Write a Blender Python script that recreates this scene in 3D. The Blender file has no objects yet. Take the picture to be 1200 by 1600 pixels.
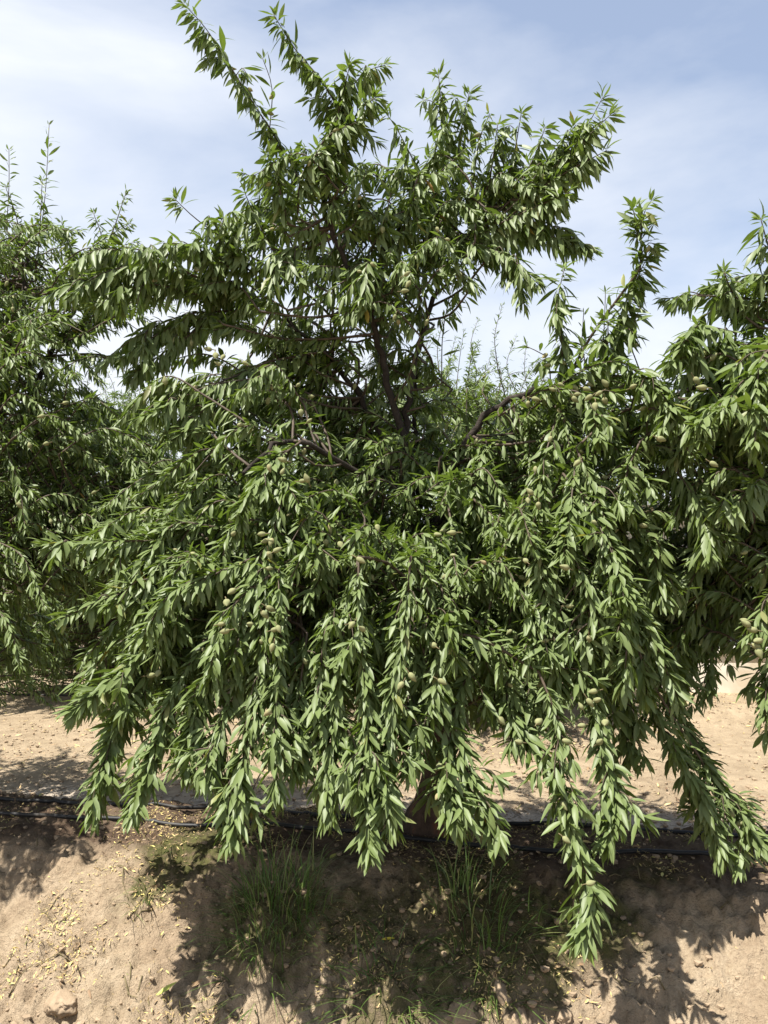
import bpy, math, random
import numpy as np
from math import radians, sin, cos, tan, pi, atan2, sqrt

rng = np.random.default_rng(11)
random.seed(11)
scene = bpy.context.scene
COL = scene.collection
A = np.array

# ------------------------------------------------------------------ camera model (pixels of the 1200x1600 photo)
F = 1209.0
PITCH = radians(4.73)
CAM = A([0.0, 0.0, 1.25])
FW = A([0, cos(PITCH), sin(PITCH)]); UPV = A([0, -sin(PITCH), cos(PITCH)])

def ray(px, py):
    return FW + A([1.0, 0, 0]) * (px - 600) / F + UPV * (800 - py) / F

def P(px, py, d):
    """the point of the place seen at photo pixel (px, py), d metres away"""
    r = ray(px, py)
    return CAM + r * (d / r[1])

# ------------------------------------------------------------------ noise and terrain
_perm = rng.random((256, 256))
def vnoise(x, y):
    xi = np.floor(x).astype(int); yi = np.floor(y).astype(int)
    fx = x - xi; fy = y - yi
    fx = fx * fx * (3 - 2 * fx); fy = fy * fy * (3 - 2 * fy)
    a = _perm[xi & 255, yi & 255]; b = _perm[(xi + 1) & 255, yi & 255]
    c = _perm[xi & 255, (yi + 1) & 255]; d = _perm[(xi + 1) & 255, (yi + 1) & 255]
    return (a * (1 - fx) + b * fx) * (1 - fy) + (c * (1 - fx) + d * fx) * fy - .5
def fbm(x, y, o=4, g=.5):
    s = 0; a = 1
    for i in range(o):
        s = s + a * vnoise(x + 17.3 * i, y + 9.1 * i); x = x * 2.03; y = y * 2.03; a *= g
    return s
def sstep(a, b, x):
    t = np.clip((x - a) / (b - a), 0, 1); return t * t * (3 - 2 * t)
def rowc(x, y):
    xx = np.clip(x, -30, 30)
    return y + .17 * xx
def cells(x, y):
    """small lumps: distance to the nearest jittered cell point, turned into domes"""
    xi = np.floor(x).astype(int); yi = np.floor(y).astype(int); best = np.full(np.shape(x), 9.0)
    amp = np.zeros(np.shape(x))
    for i in (-1, 0, 1):
        for j in (-1, 0, 1):
            cx = _perm[(xi + i) & 255, (yi + j) & 255]; cy = _perm[(xi + i + 91) & 255, (yi + j + 37) & 255]
            d = np.hypot(xi + i + cx - x, yi + j + cy - y)
            q = _perm[(xi + i + 13) & 255, (yi + j + 71) & 255]
            m = d < best
            best = np.where(m, d, best); amp = np.where(m, q, amp)
    return np.sqrt(np.clip(1 - (best / .62) ** 2, 0, 1)) * amp
def height(x, y):
    x = np.asarray(x, float); y = np.asarray(y, float)
    s = rowc(x, y)
    lob = .16 * vnoise(x * 1.7 + 3.1, y * .4 + 2) + .10 * vnoise(x * 4.1 + 8, y * .8)
    sb = s + lob * (1 - sstep(3.3, 3.9, s))
    z = -.42 + .42 * sstep(2.72, 3.56, sb) ** .9
    z = z + .02 * np.exp(-((s - 3.85) / .3) ** 2)
    z = z - .27 * sstep(4.12, 4.75, s + .15 * vnoise(x * 2, y))
    z = z + .16 * np.exp(-((s - 9.0) / .45) ** 2) + .14 * np.exp(-((s - 13.8) / .45) ** 2)
    near = 1 - sstep(5.5, 9, s)
    bank = sstep(2.0, 2.6, s) * (1 - sstep(3.35, 3.75, s))
    foot = sstep(1.5, 2.2, s) * (1 - sstep(2.85, 3.2, s + .2 * vnoise(x * 2, y * 2)))
    z = z + near * (.035 * fbm(x * 3, y * 3, 3) + .018 * fbm(x * 14, y * 14, 3))
    z = z + bank * (.03 * fbm(x * 9 + 4, y * 5, 3) + .020 * fbm(x * 40, y * 40, 2))
    lumpy = .35 + .65 * sstep(-.1, .25, vnoise(x * 2.2 + 5, y * 2.2))
    z = z + lumpy * (.028 * cells(x * 9, y * 9) + .014 * cells(x * 23 + 7, y * 23)) * np.clip(foot + .3 * bank, 0, 1)
    bil = np.abs(fbm(x * 13 + 1, y * 13, 3, .6)); b2 = np.abs(fbm(x * 29 + 5, y * 29, 2, .6))
    z = z + (.35 + .65 * bank + .6 * foot) * near * ((bil - .2) * .048 + (b2 - .2) * .032)
    z = z + .012 * cells(x * 16 + 3, y * 16) * (1 - bank) * sstep(3.6, 4.0, s) * (1 - sstep(4.3, 4.6, s))
    z = z + (1 - near) * .03 * fbm(x * .8, y * .8, 3)
    return z
def G(px, py):
    r = ray(px, py); t = .5
    while t < 60:
        p = CAM + r * t
        if p[2] < float(height(p[0], p[1])): break
        t += .01
    return CAM + r * t
def hz(x, y): return float(height(x, y))

# ------------------------------------------------------------------ mesh helpers
def mesh_np(name, V, faces, mats, attrs=None, midx=None, smooth=True):
    """faces: list of (M,k) int arrays"""
    me = bpy.data.meshes.new(name)
    V = np.asarray(V, np.float32)
    me.vertices.add(len(V)); me.vertices.foreach_set('co', V.ravel())
    loops = np.concatenate([f.ravel() for f in faces]).astype(np.int32)
    cnt = np.concatenate([np.full(len(f), f.shape[1]) for f in faces]).astype(np.int32)
    st = np.concatenate([[0], np.cumsum(cnt)[:-1]]).astype(np.int32)
    me.loops.add(len(loops)); me.loops.foreach_set('vertex_index', loops)
    me.polygons.add(len(cnt)); me.polygons.foreach_set('loop_start', st)
    me.polygons.foreach_set('loop_total', cnt)
    if midx is not None: me.polygons.foreach_set('material_index', np.asarray(midx, np.int32))
    me.polygons.foreach_set('use_smooth', np.full(len(cnt), bool(smooth)))
    for k, a in (attrs or {}).items():
        at = me.attributes.new(k, 'FLOAT', 'POINT'); at.data.foreach_set('value', np.asarray(a, np.float32))
    for m in mats: me.materials.append(m)
    me.update(calc_edges=True)
    me.validate()
    return me

def link(name, me, parent=None, loc=None):
    o = bpy.data.objects.new(name, me); COL.objects.link(o)
    if parent is not None: o.parent = parent
    if loc is not None: o.location = loc
    return o
def tag(o, label=None, cat=None, group=None, kind=None):
    for k, v in (('label', label), ('category', cat), ('group', group), ('kind', kind)):
        if v: o[k] = v
    return o

class Tubes:
    def __init__(s): s.V = []; s.Fq = []; s.n = 0
    def add(s, pts, r, sides=6, lump=0):
        pts = np.asarray(pts, float); n = len(pts)
        r = np.broadcast_to(np.asarray(r, float), (n,))
        T = np.gradient(pts, axis=0); T /= np.linalg.norm(T, axis=1)[:, None] + 1e-9
        ref = A([0, 0, 1.0]) if abs(T[0][2]) < .9 else A([1.0, 0, 0])
        N = np.cross(T[0], ref); N /= np.linalg.norm(N)
        out = []
        for i in range(n):
            N = N - T[i] * N.dot(T[i]); N /= np.linalg.norm(N) + 1e-9
            B = np.cross(T[i], N)
            a = np.arange(sides) * 2 * pi / sides
            rr = r[i] * (1 + lump * (rng.random(sides) - .5))
            out.append(pts[i] + (np.cos(a) * rr)[:, None] * N + (np.sin(a) * rr)[:, None] * B)
        s.V.append(np.concatenate(out))
        i, j = np.meshgrid(np.arange(n - 1), np.arange(sides), indexing='ij')
        j2 = (j + 1) % sides
        q = np.stack([i * sides + j, i * sides + j2, (i + 1) * sides + j2, (i + 1) * sides + j], -1).reshape(-1, 4)
        s.Fq.append(q + s.n)
        s.Fq.append(np.array([[s.n + k for k in (0, (sides - 1), (sides - 1) // 2 + 1, 1)]]) if sides >= 4 else q[:0] + s.n)
        e = s.n + (n - 1) * sides
        s.Fq.append(np.array([[e, e + 1, e + (sides - 1) // 2 + 1, e + sides - 1]]) if sides >= 4 else q[:0] + s.n)
        s.n += n * sides
    def arrays(s): return np.concatenate(s.V), np.concatenate(s.Fq)
    def mesh(s, name, mat):
        V, Q = s.arrays(); return mesh_np(name, V, [Q], [mat])

def spline(pts, step=.02):
    pts = np.asarray(pts, float)
    if len(pts) == 2: pts = np.array([pts[0], pts.mean(0), pts[1]])
    p = np.concatenate([[2 * pts[0] - pts[1]], pts, [2 * pts[-1] - pts[-2]]])
    out = []
    for i in range(1, len(p) - 2):
        p0, p1, p2, p3 = p[i - 1:i + 3]
        m = max(2, int(np.linalg.norm(p2 - p1) / step))
        t = (np.arange(m) / m)[:, None]
        out.append(.5 * (2 * p1 + (p2 - p0) * t + (2 * p0 - 5 * p1 + 4 * p2 - p3) * t ** 2 + (3 * p1 - p0 - 3 * p2 + p3) * t ** 3))
    out.append(pts[-1:])
    return np.concatenate(out)

def norm(v): return v / (np.linalg.norm(v, axis=-1, keepdims=True) + 1e-9)

class Leaves:
    def __init__(s): s.d = []
    def add(s, pos, dr, nr, L, W, curl, tint, age): s.d.append((pos, dr, nr, L, W, curl, tint, age))
    def clear(s, spots, eye):
        """leaves do not grow through the fruit"""
        if not spots: return
        new = []
        for x in s.d:
            mid = x[0] + x[1] * (x[3] * .5)[:, None]; keep = np.ones(len(mid), bool)
            for p in spots:
                if np.abs(p - x[0].mean(0)).max() > 1.5 and len(x[0]) < 600: continue
                f = norm(eye - p)
                for k in (.0, .04, .08, .13): keep &= np.linalg.norm(mid - (p + f * k), axis=1) > .036
            new.append(tuple(a[keep] for a in x))
        s.d = new
    def count(s): return sum(len(x[0]) for x in s.d)
    def arrays(s, lo=False):
        pos, dr, nr, L, W, curl, tint, age = [np.concatenate([x[i] for x in s.d]) for i in range(8)]
        dr = norm(dr); nr = norm(nr - dr * (nr * dr).sum(1)[:, None]); sd = np.cross(dr, nr)
        n = len(pos)
        if lo:
            st = [(0, 0), (.45, -1), (.42, 0), (.45, 1), (1, 0)]
            tri = A([[0, 1, 2], [0, 2, 3], [1, 4, 2], [2, 4, 3]]); quad = None
        else:
            st = [(0, 0)] + [(t, w) for t, ww in ((.15, .50), (.36, .95), (.60, .94), (.83, .50)) for w in (-ww, 0, ww)] + [(1, 0)]
            tri = A([[0, 1, 2], [0, 2, 3], [10, 13, 11], [11, 13, 12]])
            quad = A([[1, 4, 5, 2], [2, 5, 6, 3], [4, 7, 8, 5], [5, 8, 9, 6], [7, 10, 11, 8], [8, 11, 12, 9]])
        k = len(st); V = np.empty((n, k, 3)); rib = np.empty((n, k))
        fold = .15 + .4 * rng.random(n); side = rng.normal(0, .10, n); tw = rng.normal(0, .35, n)
        for i, (t, w) in enumerate(st):
            ang = tw * (t - .3); ca, sa = np.cos(ang)[:, None], np.sin(ang)[:, None]
            S = sd * ca + nr * sa; N = nr * ca - sd * sa
            V[:, i] = (pos + dr * (L * (t - .12 * np.abs(curl) * t * t))[:, None] - nr * (curl * L * t * t)[:, None]
                       + sd * (side * L * t * t)[:, None] + S * (W * .5 * w)[:, None]
                       + N * (abs(w) * W * .5 * fold)[:, None])
            rib[:, i] = w
        base = (np.arange(n) * k)[:, None, None]
        fs = [(tri[None] + base).reshape(-1, 3)]
        if quad is not None: fs.append((quad[None] + base).reshape(-1, 4))
        return V.reshape(-1, 3), fs, dict(rib=rib.ravel(), tint=np.repeat(tint, k), age=np.repeat(age, k))

def foliage_mesh(name, leaves, tubes, lo=False):
    """one mesh of twigs and leaves"""
    V, fs, at = leaves.arrays(lo)
    mi = np.zeros(sum(len(f) for f in fs), int)
    if tubes is not None and tubes.n:
        tv, tq = tubes.arrays()
        fs = fs + [tq + len(V)]; mi = np.concatenate([mi, np.ones(len(tq), int)])
        V = np.concatenate([V, tv])
        for k in at: at[k] = np.concatenate([at[k], np.full(len(tv), .5)])
    return mesh_np(name, V, fs, [M['leaf'], M['twig']], at, mi)

# ------------------------------------------------------------------ materials
M = {}
class NT:
    def __init__(s, name):
        s.m = bpy.data.materials.new(name); s.m.use_nodes = True
        s.t = s.m.node_tree; s.t.nodes.clear()
        s.out = s.t.nodes.new('ShaderNodeOutputMaterial')
    def n(s, typ, **kw):
        nd = s.t.nodes.new(typ)
        for k, v in kw.items():
            if k.startswith('i_'):
                nd.inputs[k[2:].replace('_', ' ')].default_value = v
            else: setattr(nd, k, v)
        return nd
    def l(s, a, b): s.t.links.new(a, b)
    def put(s, inp, v):
        if isinstance(v, bpy.types.NodeSocket): s.l(v, inp)
        elif v is not None:
            inp.default_value = (*v, 1) if isinstance(v, tuple) and len(v) == 3 and inp.type == 'RGBA' else v
    def mix(s, fac, a, b, mode='MIX'):
        nd = s.n('ShaderNodeMix', data_type='RGBA', blend_type=mode)
        s.put(nd.inputs[0], fac); s.put(nd.inputs[6], a); s.put(nd.inputs[7], b)
        return nd.outputs[2]
    def math(s, op, a, b=None, clamp=False):
        nd = s.n('ShaderNodeMath', operation=op); nd.use_clamp = clamp
        s.put(nd.inputs[0], a)
        if b is not None: s.put(nd.inputs[1], b)
        return nd.outputs[0]
    def noise(s, scale, detail=5, rough=.55, vec=None):
        nd = s.n('ShaderNodeTexNoise'); nd.inputs['Scale'].default_value = scale
        nd.inputs['Detail'].default_value = detail; nd.inputs['Roughness'].default_value = rough
        if vec is None:
            if not hasattr(s, 'tc'): s.tc = s.n('ShaderNodeTexCoord').outputs['Object']
            vec = s.tc
        s.l(vec, nd.inputs['Vector'])
        return nd.outputs[0]
    def ramp(s, fac, *stops):
        nd = s.n('ShaderNodeValToRGB'); s.l(fac, nd.inputs[0]); e = nd.color_ramp.elements
        while len(e) < len(stops): e.new(.5)
        for el, (p, c) in zip(e, stops):
            el.position = p; el.color = (*c, 1) if isinstance(c, tuple) else (c, c, c, 1)
        return nd.outputs[0]
    def attr(s, name): return s.n('ShaderNodeAttribute', attribute_name=name).outputs['Fac']
    def bsdf(s, color, rough=.7, spec=.5, bump=None, bs=.5, bd=.01):
        b = s.n('ShaderNodeBsdfPrincipled')
        s.put(b.inputs['Base Color'], color); s.put(b.inputs['Roughness'], rough); s.put(b.inputs['Specular IOR Level'], spec)
        if bump is not None:
            bn = s.n('ShaderNodeBump'); bn.inputs['Strength'].default_value = bs; bn.inputs['Distance'].default_value = bd
            s.l(bump, bn.inputs['Height']); s.l(bn.outputs[0], b.inputs['Normal'])
        return b
    def done(s, key, sh):
        s.l(sh.outputs[0] if hasattr(sh, 'outputs') else sh, s.out.inputs[0]); M[key] = s.m

def leaf_mat(key, c0, c1, c2, young, under):
    t = NT(key)
    tint = t.attr('tint'); age = t.attr('age'); rib = t.attr('rib')
    base = t.ramp(tint, (0, c0), (.5, c1), (.96, c2), (.975, (.42, .33, .05)), (.99, (.30, .17, .06)))
    base = t.mix(t.math('MULTIPLY', age, .75), base, young)
    ribm = t.math('LESS_THAN', t.math('ABSOLUTE', rib), .10)
    base = t.mix(t.math('MULTIPLY', ribm, .4), base, (.17, .22, .09))
    blot = t.noise(35, 2)
    base = t.mix(t.math('MULTIPLY', blot, .35), base, c0)
    geo = t.n('ShaderNodeNewGeometry')
    col = t.mix(t.math('MULTIPLY', geo.outputs['Backfacing'], .75), base, under)
    p = t.bsdf(col, .48, .36)
    tr = t.n('ShaderNodeBsdfTranslucent'); t.l(t.mix(.6, base, (.20, .30, .03)), tr.inputs[0])
    mx = t.n('ShaderNodeMixShader'); mx.inputs[0].default_value = .28
    t.l(p.outputs[0], mx.inputs[1]); t.l(tr.outputs[0], mx.inputs[2])
    t.done(key, mx)
leaf_mat('leaf', (.040, .072, .012), (.092, .148, .025), (.155, .218, .040), (.22, .29, .065), (.15, .19, .075))

def simple(key, c1, c2, scale, rough=.8, spec=.4, bs=.4, bd=.006, c3=None):
    t = NT(key); n = t.noise(scale, 6, .6)
    col = t.ramp(n, (.3, c1), (.7, c2))
    if c3 is not None:
        col = t.mix(t.ramp(t.noise(scale * .23, 4), (.55, 0.0), (.68, 1.0)), col, c3)
    t.done(key, t.bsdf(col, rough, spec, t.noise(scale * 2.5, 6, .65), bs, bd))
simple('bark', (.016, .013, .010), (.046, .036, .029), 28, .9, .2, .9, .012, (.08, .067, .056))
simple('twig', (.040, .027, .019), (.085, .062, .038), 30, .7, .4, .3, .003)
simple('almond', (.15, .165, .075), (.245, .24, .12), 60, .9, .2, .3, .001, (.27, .205, .11))
simple('stalk', (.10, .08, .04), (.16, .13, .06), 50)
simple('hose', (.008, .008, .009), (.022, .021, .021), 14, .55, .35, .1, .001, (.045, .038, .03))
simple('clod', (.215, .160, .106), (.33, .25, .170), 16, .95, .12, .8, .008)
simple('render_wall', (.66, .60, .50), (.80, .75, .65), 5, .9, .2, .2, .003, (.58, .50, .38))
simple('white_frame', (.72, .72, .70), (.80, .80, .78), 20, .5, .4, .05, .001)
simple('roof', (.30, .31, .32), (.40, .41, .42), 8, .6, .4, .1, .003)
simple('block', (.42, .34, .25), (.52, .43, .32), 18, .9, .2, .4, .004)
t = NT('glass'); t.done('glass', t.bsdf(t.ramp(t.noise(1.3, 3), (.35, (.02, .026, .03)), (.7, (.06, .07, .075))), .08, .6))
# trunk: dark bark with rusty wet stain close to the foot
t = NT('trunk'); n = t.noise(22, 6, .65)
col = t.ramp(n, (.3, (.028, .018, .013)), (.72, (.085, .056, .040)))
z = t.n('ShaderNodeSeparateXYZ'); t.l(t.n('ShaderNodeTexCoord').outputs['Object'], z.inputs[0])
low = t.ramp(z.outputs[2], (.02, 1.0), (.30, 0.0))
st = t.math('MULTIPLY', low, t.ramp(t.noise(9, 4), (.57, 0.0), (.66, 1.0)))
col = t.mix(st, col, (.17, .058, .02))
vm = t.n('ShaderNodeVectorMath', operation='MULTIPLY'); vm.inputs[1].default_value = (1, 1, .25)
t.l(t.tc, vm.inputs[0])
t.done('trunk', t.bsdf(col, .85, .3, t.noise(40, 6, .7, vm.outputs[0]), 1.0, .015))
# litter (dry bits) and grass, coloured piece by piece
t = NT('litter'); k = t.attr('tint')
t.done('litter', t.bsdf(t.ramp(k, (0, (.14, .085, .05)), (.35, (.30, .205, .11)), (.60, (.48, .37, .17)), (.90, (.57, .47, .15)), (.95, (.24, .26, .08))), .7, .35))
def grass_mat(key, a, b, c):
    t = NT(key); k = t.attr('tint'); col = t.ramp(k, (0, a), (.6, b), (1, c))
    p = t.bsdf(col, .42, .5); tr = t.n('ShaderNodeBsdfTranslucent'); t.l(col, tr.inputs[0])
    mx = t.n('ShaderNodeMixShader'); mx.inputs[0].default_value = .25
    t.l(p.outputs[0], mx.inputs[1]); t.l(tr.outputs[0], mx.inputs[2]); t.done(key, mx)
grass_mat('grass', (.055, .11, .022), (.12, .20, .04), (.32, .32, .13))
grass_mat('weed', (.05, .09, .02), (.10, .16, .035), (.20, .22, .06))
# soil
t = NT('soil')
n1 = t.noise(1.6, 5, .6); n2 = t.noise(9, 6, .65); n3 = t.noise(55, 5, .7)
dry = t.ramp(n2, (.28, (.25, .190, .124)), (.52, (.36, .283, .192)), (.75, (.445, .36, .255)))
dry = t.mix(t.ramp(n1, (.40, 0.0), (.60, .6)), dry, (.27, .195, .13))
dry = t.mix(t.ramp(t.noise(62, 4, .75), (.50, 0.0), (.66, .55)), dry, (.185, .132, .086))
silt = t.ramp(n2, (.3, (.34, .285, .228)), (.7, (.47, .41, .34)))
straw = t.ramp(t.math('ADD', t.math('MULTIPLY', n2, .5), t.math('MULTIPLY', t.noise(.9, 6, .7), .5)), (.36, (.215, .162, .106)), (.62, (.37, .292, .198)))
col = t.mix(t.attr('silt'), dry, silt)
col = t.mix(t.attr('straw'), col, straw)
fleck = t.math('MULTIPLY', t.ramp(t.noise(120, 2, .5), (.60, 0.0), (.66, 1.0)), t.attr('straw'))
col = t.mix(t.math('MULTIPLY', fleck, .6), col, (.55, .43, .24))
wet_shade = t.math('MULTIPLY', t.attr('wet_shade'), t.ramp(n2, (.25, .55), (.6, 1.0)))
col = t.mix(wet_shade, col, (.075, .050, .034))  # dark colour for moist soil and for the shade painted along the ridge
ms = t.math('MULTIPLY', t.attr('moss'), t.ramp(t.noise(26, 5, .7), (.32, 0.0), (.54, 1.0)))
col = t.mix(ms, col, t.ramp(n3, (.35, (.060, .062, .022)), (.7, (.115, .112, .040))))
vor = t.n('ShaderNodeTexVoronoi', feature='DISTANCE_TO_EDGE'); vor.inputs['Scale'].default_value = 6.5
wv = t.n('ShaderNodeVectorMath', operation='ADD'); t.l(t.tc, wv.inputs[0])
nz = t.n('ShaderNodeTexNoise'); nz.inputs['Scale'].default_value = 5; t.l(t.tc, nz.inputs['Vector'])
sc = t.n('ShaderNodeVectorMath', operation='SCALE'); sc.inputs['Scale'].default_value = .12; t.l(nz.outputs['Color'], sc.inputs[0])
t.l(sc.outputs[0], wv.inputs[1]); t.l(wv.outputs[0], vor.inputs['Vector'])
crack = t.math('MULTIPLY', t.ramp(vor.outputs[0], (.0, 1.0), (.035, 0.0)), t.attr('silt'))
hgt = t.math('ADD', t.math('MULTIPLY', n3, .5), t.math('MULTIPLY', t.noise(170, 4, .7), .25))
hgt = t.math('SUBTRACT', hgt, t.math('MULTIPLY', crack, .8))
hgt = t.math('ADD', hgt, t.math('MULTIPLY', n2, .6))
t.done('soil', t.bsdf(col, .95, .12, hgt, 1.0, .035))

# ------------------------------------------------------------------ ground sheet
def axis(a, b, st, lo, hi, g=1.16):
    mid = list(np.arange(a, b, st)); s = st; x = b; up = []
    while x < hi: up.append(x); s *= g; x += s
    s = st; x = a - st; dn = []
    while x > lo: dn.append(x); s *= g; x -= s
    return A(dn[::-1] + mid + up)
gx = axis(-2.3, 2.3, .0135, -320, 320, 1.13); gy = axis(2.3, 5.0, .0125, -40, 500, 1.07)
X, Y = np.meshgrid(gx, gy)
Z = height(X, Y); Sx = rowc(X, Y)
V = np.stack([X, Y, Z], -1).reshape(-1, 3)
ny, nx = X.shape
i, j = np.meshgrid(np.arange(ny - 1), np.arange(nx - 1), indexing='ij')
Q = np.stack([i * nx + j, i * nx + j + 1, (i + 1) * nx + j + 1, (i + 1) * nx + j], -1).reshape(-1, 4)
wob = .25 * vnoise(X * 2.4, Y * 2.4)
wet_shade = sstep(3.42, 3.6, Sx + .3 * wob) * (1 - sstep(4.2, 4.4, Sx + .3 * wob))  # damp ridge soil, with the strip's shade put into the same darkening
silt = sstep(4.2, 4.4, Sx + .2 * wob) * (1 - sstep(5.0, 5.8, Sx + 1.5 * wob))
straw = sstep(4.9, 5.9, Sx + 1.5 * wob)
moss = np.zeros_like(X)
for (px, py, r, a) in ((290, 1335, .20, 1), (330, 1300, .16, .8), (560, 1440, .18, .8), (420, 1430, .25, .8), (640, 1430, .22, .7), (900, 1440, .22, 1), (740, 1370, .2, .9),
                       (720, 1500, .25, .8), (860, 1500, .15, .9), (240, 1390, .12, .8), (1000, 1370, .15, .5), (620, 1540, .2, .7)):
    p = G(px, py); d = np.hypot(X - p[0], (Y - p[1]) * 1.3)
    moss = np.maximum(moss, a * (1 - sstep(r * .6, r * 1.4, d + .12 * fbm(X * 8, Y * 8, 3))))
wet_shade = np.clip(wet_shade + .7 * moss + .5 * sstep(.02, .2, vnoise(X * 1.4 + 9, Y * 1.1)) * sstep(3.0, 3.3, Sx) * (1 - sstep(3.5, 3.7, Sx)) * np.exp(-((X - .25) / .7) ** 2), 0, 1)
ground = link('ground', mesh_np('ground', V, [Q], [M['soil']], dict(wet_shade=wet_shade.ravel(), silt=silt.ravel(), straw=straw.ravel(), moss=moss.ravel())))
tag(ground, kind='structure')

# ------------------------------------------------------------------ leafy shoots
GA = 2.39996
def put_leaves(lv, C, spacing=.011, L=.10, g=.7, k=2, start=.06, width=.235, tipleaf=.55, ang=(.55, 1.05), grow=(.75, 1.2), young=.5, whorl=8, up=.0):
    """leaves spiralling along the twig curve C (points base -> tip)"""
    seg = np.linalg.norm(np.diff(C, axis=0), axis=1); s = np.concatenate([[0], np.cumsum(seg)]); tot = s[-1]
    nn = max(3, int(tot * (1 - start) / spacing))
    u = start + (1 - start) * (np.arange(nn) + rng.random(nn) * .7) / nn
    u = np.clip(u, 0, 1); gap = vnoise(u * tot * 15 + rng.random() * 200, u * 0 + rng.random() * 200)
    u = u[(gap > -.33) | (u > .9)]; u = np.repeat(u, k)
    u = u[rng.random(len(u)) < rng.uniform(.8, 1.0)]
    if whorl: u = np.concatenate([u, 1 - .012 * rng.random(whorl) / max(tot, .2)])
    u = np.clip(u, 0, 1); n = len(u)
    pos = np.stack([np.interp(u * tot, s, C[:, a]) for a in range(3)], 1)
    Tn = np.gradient(C, axis=0); T = norm(np.stack([np.interp(u * tot, s, Tn[:, a]) for a in range(3)], 1))
    ref = np.where(np.abs(T[:, 2:3]) < .9, A([[0, 0, 1.0]]), A([[1.0, 0, 0]]))
    B1 = norm(np.cross(T, ref)); B2 = np.cross(T, B1)
    ph = np.arange(n) * GA + rng.normal(0, .5, n)
    R = B1 * np.cos(ph)[:, None] + B2 * np.sin(ph)[:, None]
    a = rng.uniform(*ang, n)
    tip = np.clip((u - .86) / .14, 0, 1)
    a = a * (1 - .25 * tip)
    d = T * np.cos(a)[:, None] + R * np.sin(a)[:, None]
    d = norm(d + rng.normal(0, .13, (n, 3)))
    gg = g * rng.uniform(.35, 1.35, n) * (1 - .75 * tip)
    d[:, 2] -= gg; d[:, 2] += up * tip
    d = norm(d)
    nr = A([[-.12, -.14, .85]]) + R * .5 - T * .1 + rng.normal(0, .33, (n, 3))
    LL = L * rng.uniform(.55, 1.15, n) * (1 - (1 - tipleaf) * tip) * np.clip(grow[0] + u * grow[1], 0, 1)
    small = rng.random(n) < .14; LL[small] *= .6
    W = LL * width * rng.uniform(.8, 1.2, n)
    curl = rng.normal(.18, .13, n)
    tint = np.clip(rng.normal(.48, .24, n), 0, .955)
    odd = rng.random(n); tint[odd < .006] = .98; tint[odd > .997] = 1.0
    age = np.clip(tip * young * rng.uniform(.4, 1.1, n), 0, 1)
    lv.add(pos + R * .004, d, nr, LL, W, curl, tint, age)

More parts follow.
